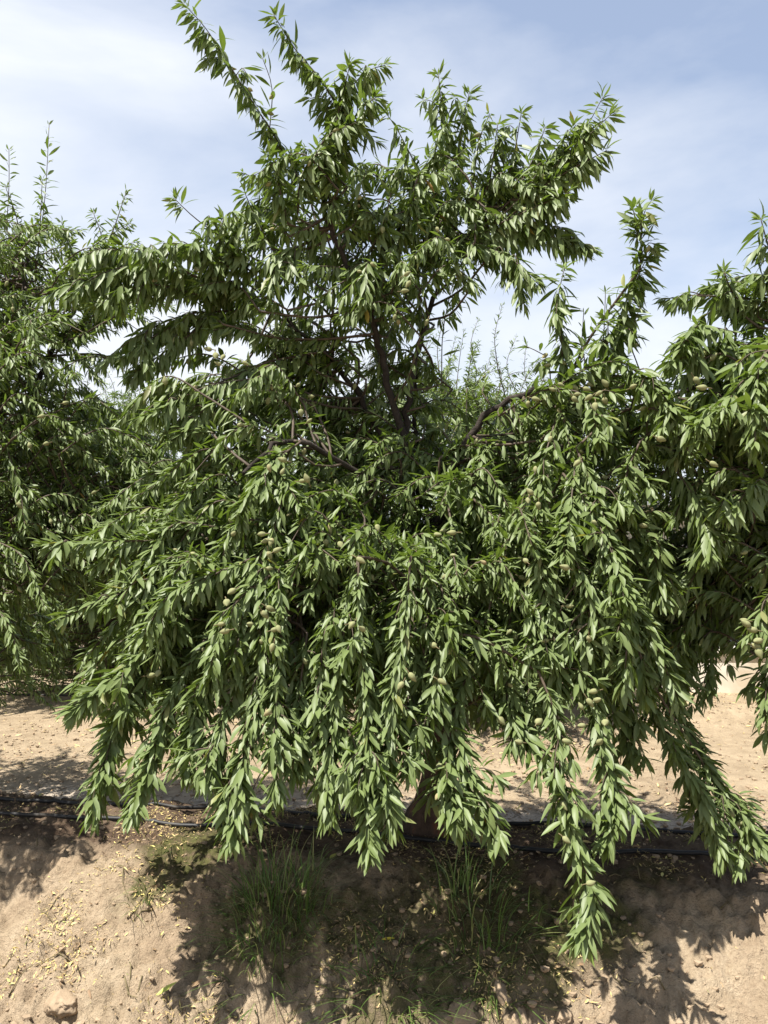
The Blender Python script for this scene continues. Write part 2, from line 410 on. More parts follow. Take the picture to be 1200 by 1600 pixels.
class Tree:
    """trunk > limb; crown > leafy_branch, almond"""
    def __init__(s, name, label, group, base, lo=False):
        s.root = bpy.data.objects.new(name, None); COL.objects.link(s.root); s.root.location = base
        s.base = A(base); tag(s.root, label, 'tree', group)
        s.limbs = []; s.wood = []; s.lo = lo
        s.fill = Leaves(); s.ftub = Tubes(); s.branches = []; s.samples = []
    def trunk(s, pts, rad, mat='trunk', sides=14):
        C = spline(pts, .05); rr = np.interp(np.linspace(0, 1, len(C)), np.linspace(0, 1, len(rad)), rad)
        # flared foot with root ribs
        tb = Tubes(); tb.add(C - s.base, rr, sides, .16)
        s.trunk_o = link('trunk', tb.mesh('trunk', M[mat]), s.root)
        s.limbs.append((C, rr))
    def limb(s, pts, r0, r1, step=.05):
        C = spline(pts, step); m = len(C)
        C[1:-1] += rng.normal(0, .007, (m - 2, 3))
        rr = r0 + (r1 - r0) * np.linspace(0, 1, m) ** .8
        tb = Tubes(); tb.add(C - s.base, rr, 8, .12)
        link('limb', tb.mesh('limb', M['bark']), s.trunk_o)
        s.limbs.append((C, rr))
    def attach(s, p, tdir):
        best = None
        for C, rr in s.limbs:
            d = C - p; dist = np.linalg.norm(d, axis=1) + rng.normal(0, .06, len(C)) + .25 * np.clip(d[:, 2], 0, 9) + .9 * np.clip(d @ tdir, 0, 9)
            i = int(np.argmin(dist))
            if best is None or dist[i] < best[0]: best = (dist[i], C[i], rr[i])
        return best
    def twig(s, tubes, C, r0=.007):
        t0 = norm(C[min(4, len(C) - 1)] - C[0]); _, q, rq = s.attach(C[0], t0); L = np.linalg.norm(q - C[0])
        mid = (q + C[0]) * .5 - t0 * L * .10 + rng.normal(0, .03, 3) * L
        con = spline([q, mid, C[0]], .06)
        full = np.concatenate([con[:-1], C[::2], C[-1:]])
        rad = np.interp(np.arange(len(full)), [0, len(con), len(full) - 1], [min(max(rq * .55, r0), .008), r0 * .75, .0016])
        tubes.add(full - s.base, rad, 5)
        s.samples.append(C)
        return con if L > .12 else None
    def shoot(s, pts, own=True, r0=.007, spurs=0, **kw):
        C = spline(pts, .02)
        lv = Leaves() if own else s.fill; tb = Tubes() if own else s.ftub
        con = s.twig(tb, C, r0)
        if con is not None and len(con) > 3: put_leaves(lv, con - s.base, **dict(kw, whorl=0, start=.25, spacing=.017, young=0, tipleaf=1))
        put_leaves(lv, C - s.base, **kw)
        for _ in range(spurs):
            i = int(len(C) * rng.uniform(.12, .85)); T = norm(C[min(i + 1, len(C) - 1)] - C[i - 1])
            v = norm(T * .6 + norm(rng.normal(0, 1, 3) * A([1, 1, .4])) * .75); ln = rng.uniform(.05, .15)
            S = spline([C[i], C[i] + v * ln * .55 + A([0, 0, .008]), C[i] + v * ln + A([0, 0, -.02 - .03 * rng.random()])], .015)
            tb.add(S - s.base, np.linspace(.0032, .0014, len(S)), 4)
            put_leaves(lv, S - s.base, **dict(kw, whorl=7, start=.25, spacing=.014))
        if own: s.branches.append((lv, tb))
    def px(s, path, d, own=True, **kw):
        n = len(path); dd = np.interp(np.linspace(0, 1, n), np.linspace(0, 1, len(d)), d)
        s.shoot([P(x, y, q) for (x, y), q in zip(path, dd)], own, **kw)
    def zone(s, poly, n, drange, ln=(.35, .65), droop=.6, lift=.3, **kw):
        poly = A(poly, dtype=float); lo_, hi_ = poly.min(0), poly.max(0); c = 0
        cx = s.base
        while c < n:
            q = lo_ + rng.random(2) * (hi_ - lo_)
            if not inside(q, poly): continue
            c += 1
            p = P(q[0], q[1], rng.uniform(*drange))
            s.spray(p, rng.uniform(*ln), droop, lift, **kw)
    def spray(s, p, ln, droop, lift, **kw):
        o = p - s.base; o[2] = 0; o = norm(o + rng.normal(0, .25, 3) * A([1, 1, 0]))
        o = norm(o + rng.normal(0, .45, 3)); o[2] = abs(o[2]) * .4 + lift
        o = norm(o)
        a = p - o * ln * .5; b = p + A([0, 0, .04]); e = p + norm(o + A([0, 0, -droop * rng.uniform(.5, 1.6)])) * ln * .55
        s.shoot([a, b, e], False, **kw)
    def curtain(s, poly, n, drange, ln, **kw):
        """hanging shoots below the canopy"""
        poly = A(poly, dtype=float); lo_, hi_ = poly.min(0), poly.max(0); c = 0
        while c < n:
            q = lo_ + rng.random(2) * (hi_ - lo_)
            if not inside(q, poly): continue
            c += 1; d = rng.uniform(*drange); L = rng.uniform(*ln)
            p = P(q[0], q[1], d); o = p - s.base; o[2] = 0; o = norm(o + rng.normal(0, .3, 3)); o[2] = 0
            sw = rng.normal(0, .05)
            s.shoot([p - o * .16 + A([0, 0, .02]), p + A([0, 0, .03]), p + o * .09 + A([sw * .3, 0, -.3 * L]), p + o * .12 + A([sw, 0, -L])], False, **kw)
    def nearest_twig(s, px, py):
        best = None
        for C in s.samples:
            v = C - CAM; f = v @ FW; x = 600 + F * v[:, 0] / f; y = 800 - F * (v @ UPV) / f
            sc = np.hypot(x - px, y - py) + 150 * (f - 2.5)
            i = int(np.argmin(sc))
            if best is None or sc[i] < best[0]: best = (sc[i], C[i], f[i])
        return best
    def finish(s, fruits=(), extra=0):
        spots = s.spots(fruits, extra)
        for lv in [s.fill] + [b_[0] for b_ in s.branches]: lv.clear([p - s.base for p, q in spots], CAM - s.base)
        s.crown = link('crown', foliage_mesh('crown', s.fill, s.ftub, s.lo), s.root)
        for lv, tb in s.branches:
            link('leafy_branch', foliage_mesh('leafy_branch', lv, tb, s.lo), s.crown)
        s.hang(spots)
    def spots(s, fruits, extra):
        spots = []
        for (px, py) in fruits:
            _, q, f = s.nearest_twig(px, py)
            p = P(px, py, q[1] - .06); spots.append((p, q))
        for _ in range(extra):
            C = s.samples[rng.integers(len(s.samples))]; q = C[int(len(C) * rng.uniform(.05, .7))]
            p = q + norm(A([rng.normal(0, .6), -abs(rng.normal(.5, .4)), rng.normal(-.2, .4)])) * .035
            spots.append((p, q))
        return spots
    def more_fruit(s, n):
        """fruit beyond the hundred built singly"""
        from mathutils import Vector
        VV, QQ, nv = [], [], 0
        me = ALMOND[0]; co_ = np.empty(len(me.vertices) * 3, np.float32); me.vertices.foreach_get('co', co_); co_ = co_.reshape(-1, 3)
        ns, nr_ = 12, 9; body = (nr_ + 1) * ns; qs = A([[v for v in p.vertices] for p in me.polygons if len(p.vertices) == 4 and max(p.vertices) < body])
        for _ in range(n):
            while True:
                C = s.samples[rng.integers(len(s.samples))]; q = C[int(len(C) * rng.uniform(.02, .6))]
                if q[1] < s.base[1] - .25 or rng.random() < .15: break
            p = q + norm(A([rng.normal(0, .6), -abs(rng.normal(.8, .4)), rng.normal(0, .4)])) * .045
            R = np.array(Vector(norm(A([rng.normal(0, .8), rng.normal(-.1, .4), rng.normal(-.35, .6)]))).to_track_quat('Z', 'Y').to_matrix())
            VV.append(co_[:body] * rng.uniform(.75, 1.05) @ R.T + p - s.base); QQ.append(qs + nv); nv += body
        o = link('almond_cluster', mesh_np('almond_cluster', np.concatenate(VV), [np.concatenate(QQ)], [M['almond']]), s.crown); o['kind'] = 'stuff'
    def hang(s, spots):
        for p, q in spots:
            o = link('almond', ALMOND[rng.integers(3)], s.crown, p - s.base)
            dv = norm(A([rng.normal(0, .8), rng.normal(-.15, .3), rng.normal(-.35, .6)]))
            up = A([0, 0, 1.0]); ax = np.cross(up, dv)
            from mathutils import Vector
            o.rotation_euler = Vector(dv).to_track_quat('Z', 'Y').to_euler()
            k = rng.uniform(.78, 1.1); o.scale = (k, k, k)

def inside(q, poly):
    x, y = q; r = False; n = len(poly); j = n - 1
    for i in range(n):
        if (poly[i][1] > y) != (poly[j][1] > y) and x < (poly[j][0] - poly[i][0]) * (y - poly[i][1]) / (poly[j][1] - poly[i][1]) + poly[i][0]: r = not r
        j = i
    return r

def almond_mesh(v):
    r = np.random.default_rng(v); ns, nr = 12, 9; V = []
    for i in range(nr + 1):
        t = i / nr
        prof = (sin(pi * min(t * 1.02, 1) ** .85) ** .72) * (1 - .22 * t)
        for j in range(ns):
            a = 2 * pi * j / ns
            crease = 1 - .13 * math.exp(-((a - pi * .5) / .35) ** 2)
            V.append((cos(a) * .0142 * prof * crease + .002 * sin(t * 3 + v), sin(a) * .0118 * prof * crease, -.004 + .040 * t))
    V = A(V) * (1 + r.normal(0, .012, (len(V), 1)))
    i, j = np.meshgrid(np.arange(nr), np.arange(ns), indexing='ij'); j2 = (j + 1) % ns
    Q = np.stack([i * ns + j, i * ns + j2, (i + 1) * ns + j2, (i + 1) * ns + j], -1).reshape(-1, 4)
    # short stalk behind the fruit
    tb = Tubes(); tb.add([(0, 0, -.022), (.002, 0, -.012), (0, 0, -.001)], [.0022, .0018, .0024], 5)
    tv, tq = tb.arrays()
    return mesh_np('almond', np.concatenate([V, tv]), [Q, tq + len(V)], [M['almond'], M['stalk']], None, [0] * len(Q) + [1] * len(tq))
ALMOND = [almond_mesh(k) for k in (1, 2, 3)]

# ================================================================== THE MAIN ALMOND TREE
b = G(672, 1296); TB = A([b[0], 3.86, hz(b[0], 3.86) - .03])
T1 = Tree('almond_tree', 'large almond tree in the middle with fruit laden branches hanging over the earth bank', 'almond trees of the front row', TB)
T1.trunk([TB, TB + A([.012, 0, .10]), P(688, 1200, 3.86), P(688, 1110, 3.85), P(672, 1000, 3.84), P(660, 930, 3.84)], [.145, .10, .074, .068, .064, .06, .056], sides=18)
# root flare
for ang, ln in ((2.6, .13), (.3, .11), (-1.2, .12), (4.2, .11)):
    pass
T1.limb([P(662, 960, 3.84), P(645, 800, 3.85), P(632, 700, 3.8), P(606, 600, 3.76), P(576, 490, 3.7), P(530, 390, 3.62), P(500, 310, 3.58), P(478, 265, 3.55)], .028, .010)
T1.limb([P(660, 950, 3.85), P(640, 780, 3.92), P(600, 690, 3.96), P(555, 610, 4.0), P(508, 555, 4.02), P(440, 495, 3.98), P(382, 462, 3.9), P(320, 448, 3.8)], .025, .008)
T1.limb([P(658, 930, 3.8), P(640, 790, 3.74), P(580, 750, 3.6), P(532, 728, 3.5), P(498, 697, 3.42), P(440, 690, 3.3), P(380, 740, 3.15)], .024, .008)
T1.limb([P(664, 940, 3.8), P(690, 780, 3.75), P(708, 728, 3.7), P(727, 690, 3.66), P(772, 640, 3.6), P(850, 606, 3.5), P(960, 590, 3.35), P(1040, 640, 3.2)], .027, .009)
T1.limb([P(662, 960, 3.78), P(630, 915, 3.6), P(570, 905, 3.35), P(500, 930, 3.12), P(440, 985, 3.0)], .015, .006)
T1.limb([P(668, 960, 3.78), P(740, 880, 3.55), P(850, 850, 3.4), P(940, 890, 3.2), P(980, 970, 3.05)], .016, .006)
T1.limb([P(660, 960, 3.82), P(540, 850, 3.65), P(420, 820, 3.45), P(310, 850, 3.25), P(230, 900, 3.1)], .022, .007)
T1.limb([P(640, 760, 3.84), P(634, 660, 3.86), P(650, 560, 3.88), P(690, 430, 3.86), P(730, 372, 3.8), P(800, 312, 3.7), P(860, 268, 3.6)], .019, .008)
T1.limb([P(662, 940, 3.9), P(655, 800, 4.15), P(649, 690, 4.2), P(650, 600, 4.2), P(655, 490, 4.15), P(668, 380, 4.05), P(688, 250, 3.95)], .018, .007)
T1.limb([P(664, 950, 3.9), P(700, 850, 4.3), P(800, 770, 4.6), P(880, 720, 4.8)], .028, .010)
T1.limb([P(660, 950, 3.9), P(580, 830, 4.3), P(450, 760, 4.6), P(350, 720, 4.8)], .028, .010)
T1.limb([P(640, 920, 3.6), P(640, 900, 3.3), P(640, 930, 3.05), P(640, 990, 2.92)], .009, .005)
T1.limb([P(525, 580, 3.99), P(521, 500, 3.9), P(521, 440, 3.85), P(525, 370, 3.75)], .009, .006)
T1.limb([P(566, 465, 3.68), P(600, 400, 3.7), P(640, 330, 3.7), P(652, 280, 3.65)], .014, .007)

UP = dict(L=.117, g=1.4, ang=(.7, 1.4), spacing=.0074, spurs=3, k=2, width=.20, whorl=9, young=.5, tipleaf=.6)
SPR = dict(L=.095, g=.35, spacing=.034, k=1, width=.20, whorl=6, young=.9, tipleaf=.35, r0=.004)
HNG = dict(L=.098, g=.12, ang=(.4, 1.2), spacing=.0036, grow=(.6, .5), k=2, spurs=8, width=.222, whorl=9, young=.3, tipleaf=.8)
MIDS = dict(L=.092, g=.5, ang=(.6, 1.25), spacing=.0068, spurs=4, k=2, width=.235, whorl=8, young=.35, tipleaf=.75)
for path, d in [
    ([(478, 300), (440, 230), (395, 160), (345, 80), (318, 40), (285, 4)], (3.6, 3.5)),
    ([(500, 290), (520, 210), (545, 145), (572, 112), (602, 102)], (3.55, 3.45)),
    ([(545, 200), (505, 130), (462, 78), (427, 22)], (3.55, 3.45)),
    ([(520, 250), (528, 180), (548, 96)], (3.5, 3.45)),
    ([(520, 230), (560, 175), (590, 150)], (3.5, 3.4)),
    ([(465, 340), (470, 280), (500, 232)], (3.55, 3.4)),
    ([(520, 350), (512, 275), (540, 225)], (3.6, 3.5)),
    ([(450, 350), (430, 270), (418, 240)], (3.5, 3.4)),
    ([(560, 350), (560, 300), (572, 270)], (3.6, 3.5)),
    ([(440, 430), (375, 390), (310, 345), (272, 310)], (3.6, 3.45)),
    ([(400, 430), (345, 385), (350, 340)], (3.6, 3.5)),
    ([(425, 390), (395, 330), (382, 300)], (3.6, 3.5)),
    ([(380, 455), (300, 425), (215, 395), (150, 392), (112, 415)], (3.7, 3.3)),
    ([(382, 462), (285, 440), (190, 425), (115, 445), (62, 470)], (3.75, 3.3)),
    ([(300, 430), (245, 398), (190, 385)], (3.5, 3.3)),
    ([(345, 450), (330, 400), (312, 368)], (3.6, 3.45)),
    ([(370, 485), (290, 492), (215, 525), (152, 572)], (3.75, 3.5)),
    ([(330, 500), (265, 545), (200, 590)], (3.7, 3.5)),
    ([(420, 565), (335, 600), (265, 615), (215, 655)], (3.7, 3.3)),
    ([(420, 610), (340, 625), (280, 680)], (3.6, 3.35)),
    ([(668, 380), (685, 300), (692, 205), (685, 114)], (4.0, 3.85)),
    ([(690, 340), (712, 260), (722, 195), (734, 142)], (4.0, 3.85)),
    ([(680, 330), (650, 260), (622, 205), (600, 172)], (3.95, 3.8)),
    ([(670, 320), (650, 280), (620, 262)], (3.9, 3.75)),
    ([(705, 410), (780, 330), (850, 268), (905, 215), (942, 152)], (3.8, 3.45)),
    ([(770, 350), (835, 290), (890, 240), (955, 178)], (3.7, 3.4)),
    ([(810, 310), (860, 245), (900, 195)], (3.65, 3.5)),
    ([(820, 310), (880, 272), (948, 235)], (3.6, 3.4)),
    ([(775, 330), (800, 255), (815, 174)], (3.8, 3.7)),
    ([(760, 320), (770, 250), (778, 192)], (3.8, 3.7)),
    ([(790, 330), (835, 245), (852, 198)], (3.75, 3.6)),
    ([(690, 390), (765, 362), (845, 366), (924, 388)], (3.8, 3.5)),
    ([(730, 380), (800, 352), (880, 358), (918, 390)], (3.75, 3.5)),
    ([(700, 370), (765, 390), (805, 425), (818, 475)], (3.75, 3.45)),
    ([(730, 380), (792, 400), (842, 445)], (3.7, 3.4)),
    ([(610, 410), (640, 335), (655, 268)], (3.7, 3.55)),
    ([(565, 420), (598, 350), (612, 298)], (3.65, 3.5)),
    ([(640, 420), (680, 360), (720, 300)], (3.85, 3.7)),
    ([(600, 440), (575, 410), (568, 470)], (3.6, 3.4)),
    ([(880, 610), (878, 540), (872, 470), (882, 418)], (3.45, 3.35)),
    ([(950, 580), (972, 490), (1005, 415), (1012, 400)], (3.35, 3.2)),
    ([(930, 590), (948, 550), (950, 500)], (3.35, 3.25)),
    ([(480, 380), (440, 400), (420, 450)], (3.6, 3.4)),
    ]: T1.px(path, d, **UP)
for path, d in [
    ([(420, 215), (425, 140), (410, 90)], (3.6, 3.5)),
    ([(905, 600), (908, 550), (912, 488)], (3.45, 3.4)),
    ([(940, 570), (944, 510), (946, 455)], (3.4, 3.35)),
    ([(690, 600), (692, 520), (706, 450), (715, 420)], (3.85, 3.8)),
    ([(860, 600), (855, 560), (820, 540)], (3.45, 3.4)),
    ([(1000, 580), (985, 530), (1000, 480)], (3.3, 3.25)),
    ]: T1.px(path, d, **SPR)
for path, d in [
    ([(1000, 420), (1002, 380), (988, 322)], (3.22, 3.2)),
    ([(830, 640), (900, 585), (965, 565), (1015, 600)], (3.4, 3.0)),
    ([(780, 650), (850, 610), (915, 620), (935, 690)], (3.45, 2.95)),
    ([(960, 610), (1010, 590), (1050, 640)], (3.2, 2.9)),
    ([(1000, 640), (1050, 640), (1095, 690)], (3.1, 2.8)),
    ([(1000, 690), (980, 740), (985, 800)], (3.1, 2.9)),
    ([(900, 700), (935, 780), (960, 870), (975, 935)], (3.1, 2.7)),
    ([(880, 740), (930, 810), (985, 930)], (3.1, 2.75)),
    ([(900, 720), (890, 800), (880, 870)], (3.1, 2.8)),
    ([(870, 650), (848, 730), (845, 800)], (3.3, 3.0)),
    ([(760, 690), (745, 740), (740, 800)], (3.5, 3.3)),
    ([(430, 690), (440, 740), (470, 790)], (3.3, 3.0)),
    ([(470, 690), (420, 730), (370, 800)], (3.3, 3.0)),
    ([(300, 850), (220, 845), (140, 848), (68, 852)], (3.2, 3.0)),
    ([(260, 910), (180, 930), (100, 965)], (3.15, 2.95)),
    ([(330, 800), (240, 825), (150, 885)], (3.3, 3.1)),
    ([(440, 780), (420, 870), (415, 940), (432, 1010)], (3.1, 2.8)),
    ([(400, 870), (330, 900), (265, 930), (220, 1000)], (3.0, 2.8)),
    ([(420, 900), (370, 940), (345, 985), (330, 1040)], (2.95, 2.75)),
    ([(700, 790), (712, 860), (702, 930)], (3.4, 3.1)),
    ([(560, 830), (520, 870), (480, 940)], (3.2, 2.95)),
    ]: T1.px(path, d, **MIDS)
for path, d in [
    ([(330, 900), (250, 990), (185, 1055), (112, 1112)], (3.1, 2.85)),
    ([(300, 960), (220, 1060), (172, 1160), (146, 1275)], (3.1, 2.85)),
    ([(320, 1000), (262, 1100), (232, 1200), (206, 1270)], (3.0, 2.75)),
    ([(400, 960), (335, 1050), (300, 1130), (292, 1205)], (2.95, 2.8)),
    ([(430, 1000), (402, 1100), (376, 1210), (364, 1310)], (2.9, 2.65)),
    ([(445, 950), (435, 1050), (430, 1150), (432, 1245)], (2.9, 2.7)),
    ([(560, 870), (540, 970), (525, 1080), (515, 1190), (512, 1275)], (2.95, 2.7)),
    ([(560, 870), (562, 990), (575, 1110), (572, 1230), (576, 1330)], (2.9, 2.6)),
    ([(642, 870), (632, 980), (612, 1090), (606, 1190), (610, 1290)], (2.9, 2.65)),
    ([(655, 890), (690, 990), (680, 1070), (660, 1140), (640, 1205)], (2.95, 2.75)),
    ([(770, 930), (745, 1020), (715, 1100), (725, 1190), (772, 1312)], (3.1, 2.75)),
    ([(702, 1170), (694, 1220), (708, 1285)], (2.85, 2.7)),
    ([(740, 780), (790, 830), (828, 920), (852, 1030)], (3.3, 2.85)),
    ([(880, 850), (902, 950), (920, 1060), (938, 1160), (962, 1250), (945, 1318)], (3.0, 2.65)),
    ([(842, 1050), (868, 1120), (878, 1220), (900, 1320), (925, 1400), (905, 1468)], (2.8, 2.5)),
    ([(960, 980), (1002, 1060), (1042, 1150), (1090, 1230), (1128, 1335)], (3.2, 3.0)),
    ([(1030, 1070), (1080, 1150), (1120, 1225), (1162, 1282)], (3.3, 3.1)),
    ([(1120, 1225), (1165, 1290), (1192, 1318)], (3.15, 3.05)),
    ([(800, 940), (790, 1040), (800, 1120), (850, 1190)], (3.1, 2.8)),
    ([(480, 990), (468, 1090), (472, 1200)], (2.95, 2.8)),
    ([(800, 1000), (832, 1080), (832, 1150)], (3.05, 2.9)),
    ([(620, 1000), (642, 1100), (650, 1190)], (3.0, 2.85)),
    ([(500, 1080), (545, 1160), (552, 1250)], (2.85, 2.7)),
    ([(360, 1090), (340, 1150), (330, 1215)], (2.9, 2.75)),
    ([(960, 1000), (975, 1090), (985, 1190)], (3.2, 3.1)),
    ([(1010, 960), (1040, 1040), (1060, 1110)], (3.4, 3.2)),
    ]: T1.px(path, d, **HNG)
FU = dict(L=.090, g=1.3, ang=(.6, 1.3), spacing=.0090, k=2, width=.21, whorl=6)
FL = dict(L=.077, g=.45, ang=(.6, 1.3), spacing=.0078, k=2, width=.22, whorl=6)
T1.zone([(430, 250), (560, 230), (640, 310), (720, 330), (730, 400), (650, 480), (560, 500), (500, 430), (430, 430), (400, 340)], 48, (3.4, 4.1), (.3, .5), .7, .4, **FU)
T1.zone([(290, 450), (400, 440), (480, 480), (470, 560), (400, 700), (240, 690), (230, 610), (330, 560)], 36, (3.4, 4.2), (.3, .5), .8, .2, **FU)
T1.zone([(640, 220), (740, 220), (830, 280), (800, 370), (700, 390), (650, 330)], 18, (3.6, 4.0), (.3, .5), .7, .5, **FU)
T1.zone([(570, 480), (640, 450), (650, 640), (600, 640)], 8, (3.7, 4.2), (.3, .5), .7, .3, **FU)
T1.zone([(430, 500), (600, 480), (690, 560), (690, 720), (440, 720)], 36, (3.85, 4.4), (.3, .45), .7, .3, **FL)
T1.zone([(440, 560), (560, 520), (600, 640), (460, 660)], 8, (3.9, 4.3), (.3, .5), .7, .3, **FU)
T1.zone([(260, 720), (430, 650), (440, 850), (420, 1020), (240, 1000), (160, 900)], 95, (3.15, 4.4), (.35, .65), .9, .25, **FL)
T1.zone([(430, 660), (620, 690), (820, 660), (830, 860), (430, 860)], 95, (3.6, 4.6), (.3, .5), .8, .25, **FL)
T1.zone([(820, 640), (980, 590), (1040, 680), (1020, 850), (830, 860)], 60, (3.1, 4.2), (.35, .6), .9, .25, **FL)
T1.zone([(430, 850), (830, 850), (1000, 850), (960, 1000), (820, 1020), (430, 1030)], 95, (3.4, 4.5), (.35, .6), .9, .25, **FL)
T1.zone([(220, 1000), (960, 980), (900, 1040), (840, 1060), (600, 1090), (400, 1060), (250, 1050)], 50, (3.2, 3.9), (.3, .5), 1.4, .1, **FL)
HC = dict(HNG, spacing=.006, spurs=4)
T1.curtain([(180, 960), (330, 920), (700, 920), (700, 960), (600, 1030), (330, 1040), (190, 1060)], 22, (2.95, 3.4), (.22, .42), **HC)
T1.curtain([(720, 930), (1000, 930), (1000, 1000), (740, 1020)], 14, (2.95, 3.4), (.22, .4), **HC)
T1.curtain([(250, 830), (420, 800), (420, 940), (230, 940)], 10, (3.0, 3.3), (.25, .4), **HC)
T1.curtain([(420, 870), (820, 870), (820, 950), (420, 950)], 8, (3.2, 3.5), (.25, .4), **HC)
T1.curtain([(820, 780), (1000, 760), (1000, 920), (820, 930)], 14, (2.85, 3.3), (.25, .4), **HC)
for path, d in [([(800, 335), (860, 292), (905, 255)], (3.65, 3.5)), ([(780, 350), (840, 322), (892, 300)], (3.65, 3.45)), ([(830, 300), (875, 250), (925, 205)], (3.6, 3.5)), ([(480, 270), (510, 215), (560, 190)], (3.5, 3.4)), ([(360, 420), (300, 385), (255, 380)], (3.55, 3.35)), ([(340, 445), (250, 415), (165, 425), (112, 462)], (3.6, 3.3)), ([(310, 460), (230, 445), (150, 478)], (3.6, 3.35)), ([(360, 490), (270, 510), (190, 560)], (3.75, 3.5)), ([(410, 590), (320, 605), (235, 650)], (3.6, 3.3))]:
    T1.px(path, d, False, **UP)
T1.zone([(430, 760), (830, 740), (830, 880), (430, 890)], 30, (3.3, 3.7), (.3, .5), .8, .3, **FL)
T1.zone([(370, 810), (830, 800), (830, 900), (370, 920)], 34, (2.95, 3.3), (.25, .42), 1.0, .25, **FL)
# far side of the crown
for q in range(50):
    a = rng.uniform(.1, pi - .1); r = rng.uniform(.5, 1.25)
    T1.spray(TB + A([cos(a) * r, sin(a) * r * .95, rng.uniform(1.0, 2.5)]), rng.uniform(.35, .6), .9, .25, **FL)
fr = [(341, 976), (357, 985), (367, 921), (353, 938), (414, 834), (420, 862), (428, 862), (417, 888), (410, 955), (417, 948), (424, 985), (433, 978), (427, 1006), (447, 720), (468, 752), (482, 753),
      (558, 872), (545, 975), (553, 972), (568, 985), (640, 1052), (629, 1066), (681, 1010), (685, 1062), (779, 1120), (832, 772), (842, 785), (826, 778), (860, 682), (905, 720), (912, 606), (925, 618), (930, 630),
      (940, 612), (898, 616), (945, 622), (985, 606), (948, 604), (867, 610), (895, 620), (832, 622), (838, 630), (826, 627), (824, 878), (887, 888), (885, 947), (903, 982), (920, 994), (857, 1000), (918, 1092), (928, 1095), (910, 1108), (933, 1079), (913, 1133), (947, 1126),
      (933, 1162), (880, 1308), (917, 1381), (230, 1056), (248, 1048), (299, 532), (330, 546), (336, 552), (345, 570), (380, 565), (632, 430), (640, 440), (628, 455), (618, 492), (350, 555), (470, 640), (480, 660), (555, 600), (668, 500), (565, 308), (712, 832), (1028, 684), (1000, 640), (840, 1130), (816, 1160)]
T1.finish(fr, 16)
T1.more_fruit(300)

# ================================================================== NEIGHBOURS IN THE FRONT ROW
def limbs_radial(T, top, n, R, H, seed):
    r = np.random.default_rng(seed)
    for k in range(n):
        a = 2 * pi * k / n + r.uniform(-.3, .3); el = r.uniform(.35, 1.0)
        e = top + A([cos(a) * R * (1.15 - .6 * el), sin(a) * R * (1.15 - .6 * el), H * el])
        m = top + (e - top) * .5 + A([0, 0, .12 * H * (1 - el)])
        T.limb([top, m, e], .042, .010, .1)

LB = A([-3.75, 4.5, hz(-3.75, 4.5) - .03])
T2 = Tree('almond_tree', 'almond tree at the left edge, with fine upright shoots against the clouds', 'almond trees of the front row', LB)
T2.trunk([LB, LB + A([.02, 0, .25]), LB + A([.05, .05, .8])], [.12, .08, .065])
limbs_radial(T2, LB + A([.05, .05, .78]), 7, 1.5, 2.1, 5)
T2.limb([LB + A([.05, .05, .78]), P(0, 800, 4.5), P(60, 600, 4.5), P(120, 480, 4.5), P(150, 420, 4.5)], .04, .01)
T2.limb([LB + A([.05, .05, .78]), P(-60, 800, 4.3), P(20, 520, 4.4), P(45, 400, 4.45)], .04, .01)
T2.limb([LB + A([.05, .05, .78]), P(20, 880, 4.4), P(120, 800, 4.3), P(210, 790, 4.2)], .04, .01)
LFT = dict(L=.072, g=.9, ang=(.6, 1.25), spacing=.008, k=2, width=.21, whorl=7, young=.5)
for path, d, kw in [
    ([(55, 420), (70, 310), (77, 192)], (4.5, 4.4), dict(SPR, L=.085, spacing=.016)),
    ([(10, 360), (14, 290), (14, 232)], (4.5, 4.4), dict(SPR, L=.085, spacing=.016)),
    ([(55, 440), (62, 360), (66, 280)], (4.5, 4.4), LFT), ([(30, 430), (28, 350), (8, 290)], (4.5, 4.4), LFT),
    ([(145, 440), (175, 365), (198, 298)], (4.5, 4.4), LFT), ([(110, 440), (140, 390), (205, 348)], (4.5, 4.4), LFT),
    ([(110, 450), (115, 400), (95, 345)], (4.5, 4.4), LFT), ([(150, 450), (160, 380), (145, 330)], (4.55, 4.5), LFT),
    ([(80, 520), (120, 550), (160, 600)], (4.4, 4.2), LFT), ([(20, 620), (60, 640), (110, 690)], (4.3, 4.1), LFT),
    ([(60, 700), (110, 690), (170, 740)], (4.2, 3.9), LFT), ([(10, 700), (30, 760), (40, 830)], (4.0, 3.8), LFT),
    ([(90, 800), (140, 830), (190, 900)], (4.1, 3.9), LFT), ([(-20, 840), (35, 870), (70, 950)], (3.9, 3.6), LFT),
    ([(-30, 940), (10, 970), (32, 1040)], (3.7, 3.5), LFT), ([(150, 760), (210, 780), (270, 850)], (4.2, 3.9), LFT),
    ([(180, 560), (130, 560), (60, 600)], (4.3, 4.1), LFT), ([(240, 700), (190, 680), (120, 720)], (4.3, 4.1), LFT)]:
    T2.px(path, d, **kw)
LF = dict(L=.070, g=.8, ang=(.6, 1.25), spacing=.0095, k=2, width=.22, whorl=5)
T2.zone([(-60, 350), (60, 330), (110, 380), (215, 400), (230, 480), (120, 520), (-60, 520)], 105, (4.2, 5.0), (.3, .5), .5, .5, **LF)
T2.zone([(-60, 510), (80, 500), (120, 600), (200, 680), (300, 700), (330, 800), (230, 860), (110, 900), (-60, 960)], 300, (3.9, 5.0), (.3, .55), .8, .3, **LF)
for q in range(170):
    a = rng.uniform(.5, 2 * pi); r = 1.7 * sqrt(rng.uniform(.2, 1)); z = rng.uniform(.9, 3.0)
    pp = LB + A([cos(a) * r, sin(a) * r, z])
    if pp[0] < -2.1 and (pp[0] < -3.0 or q % 2): T2.spray(pp, rng.uniform(.4, .7), .8, .3, **dict(LF, spacing=.02))
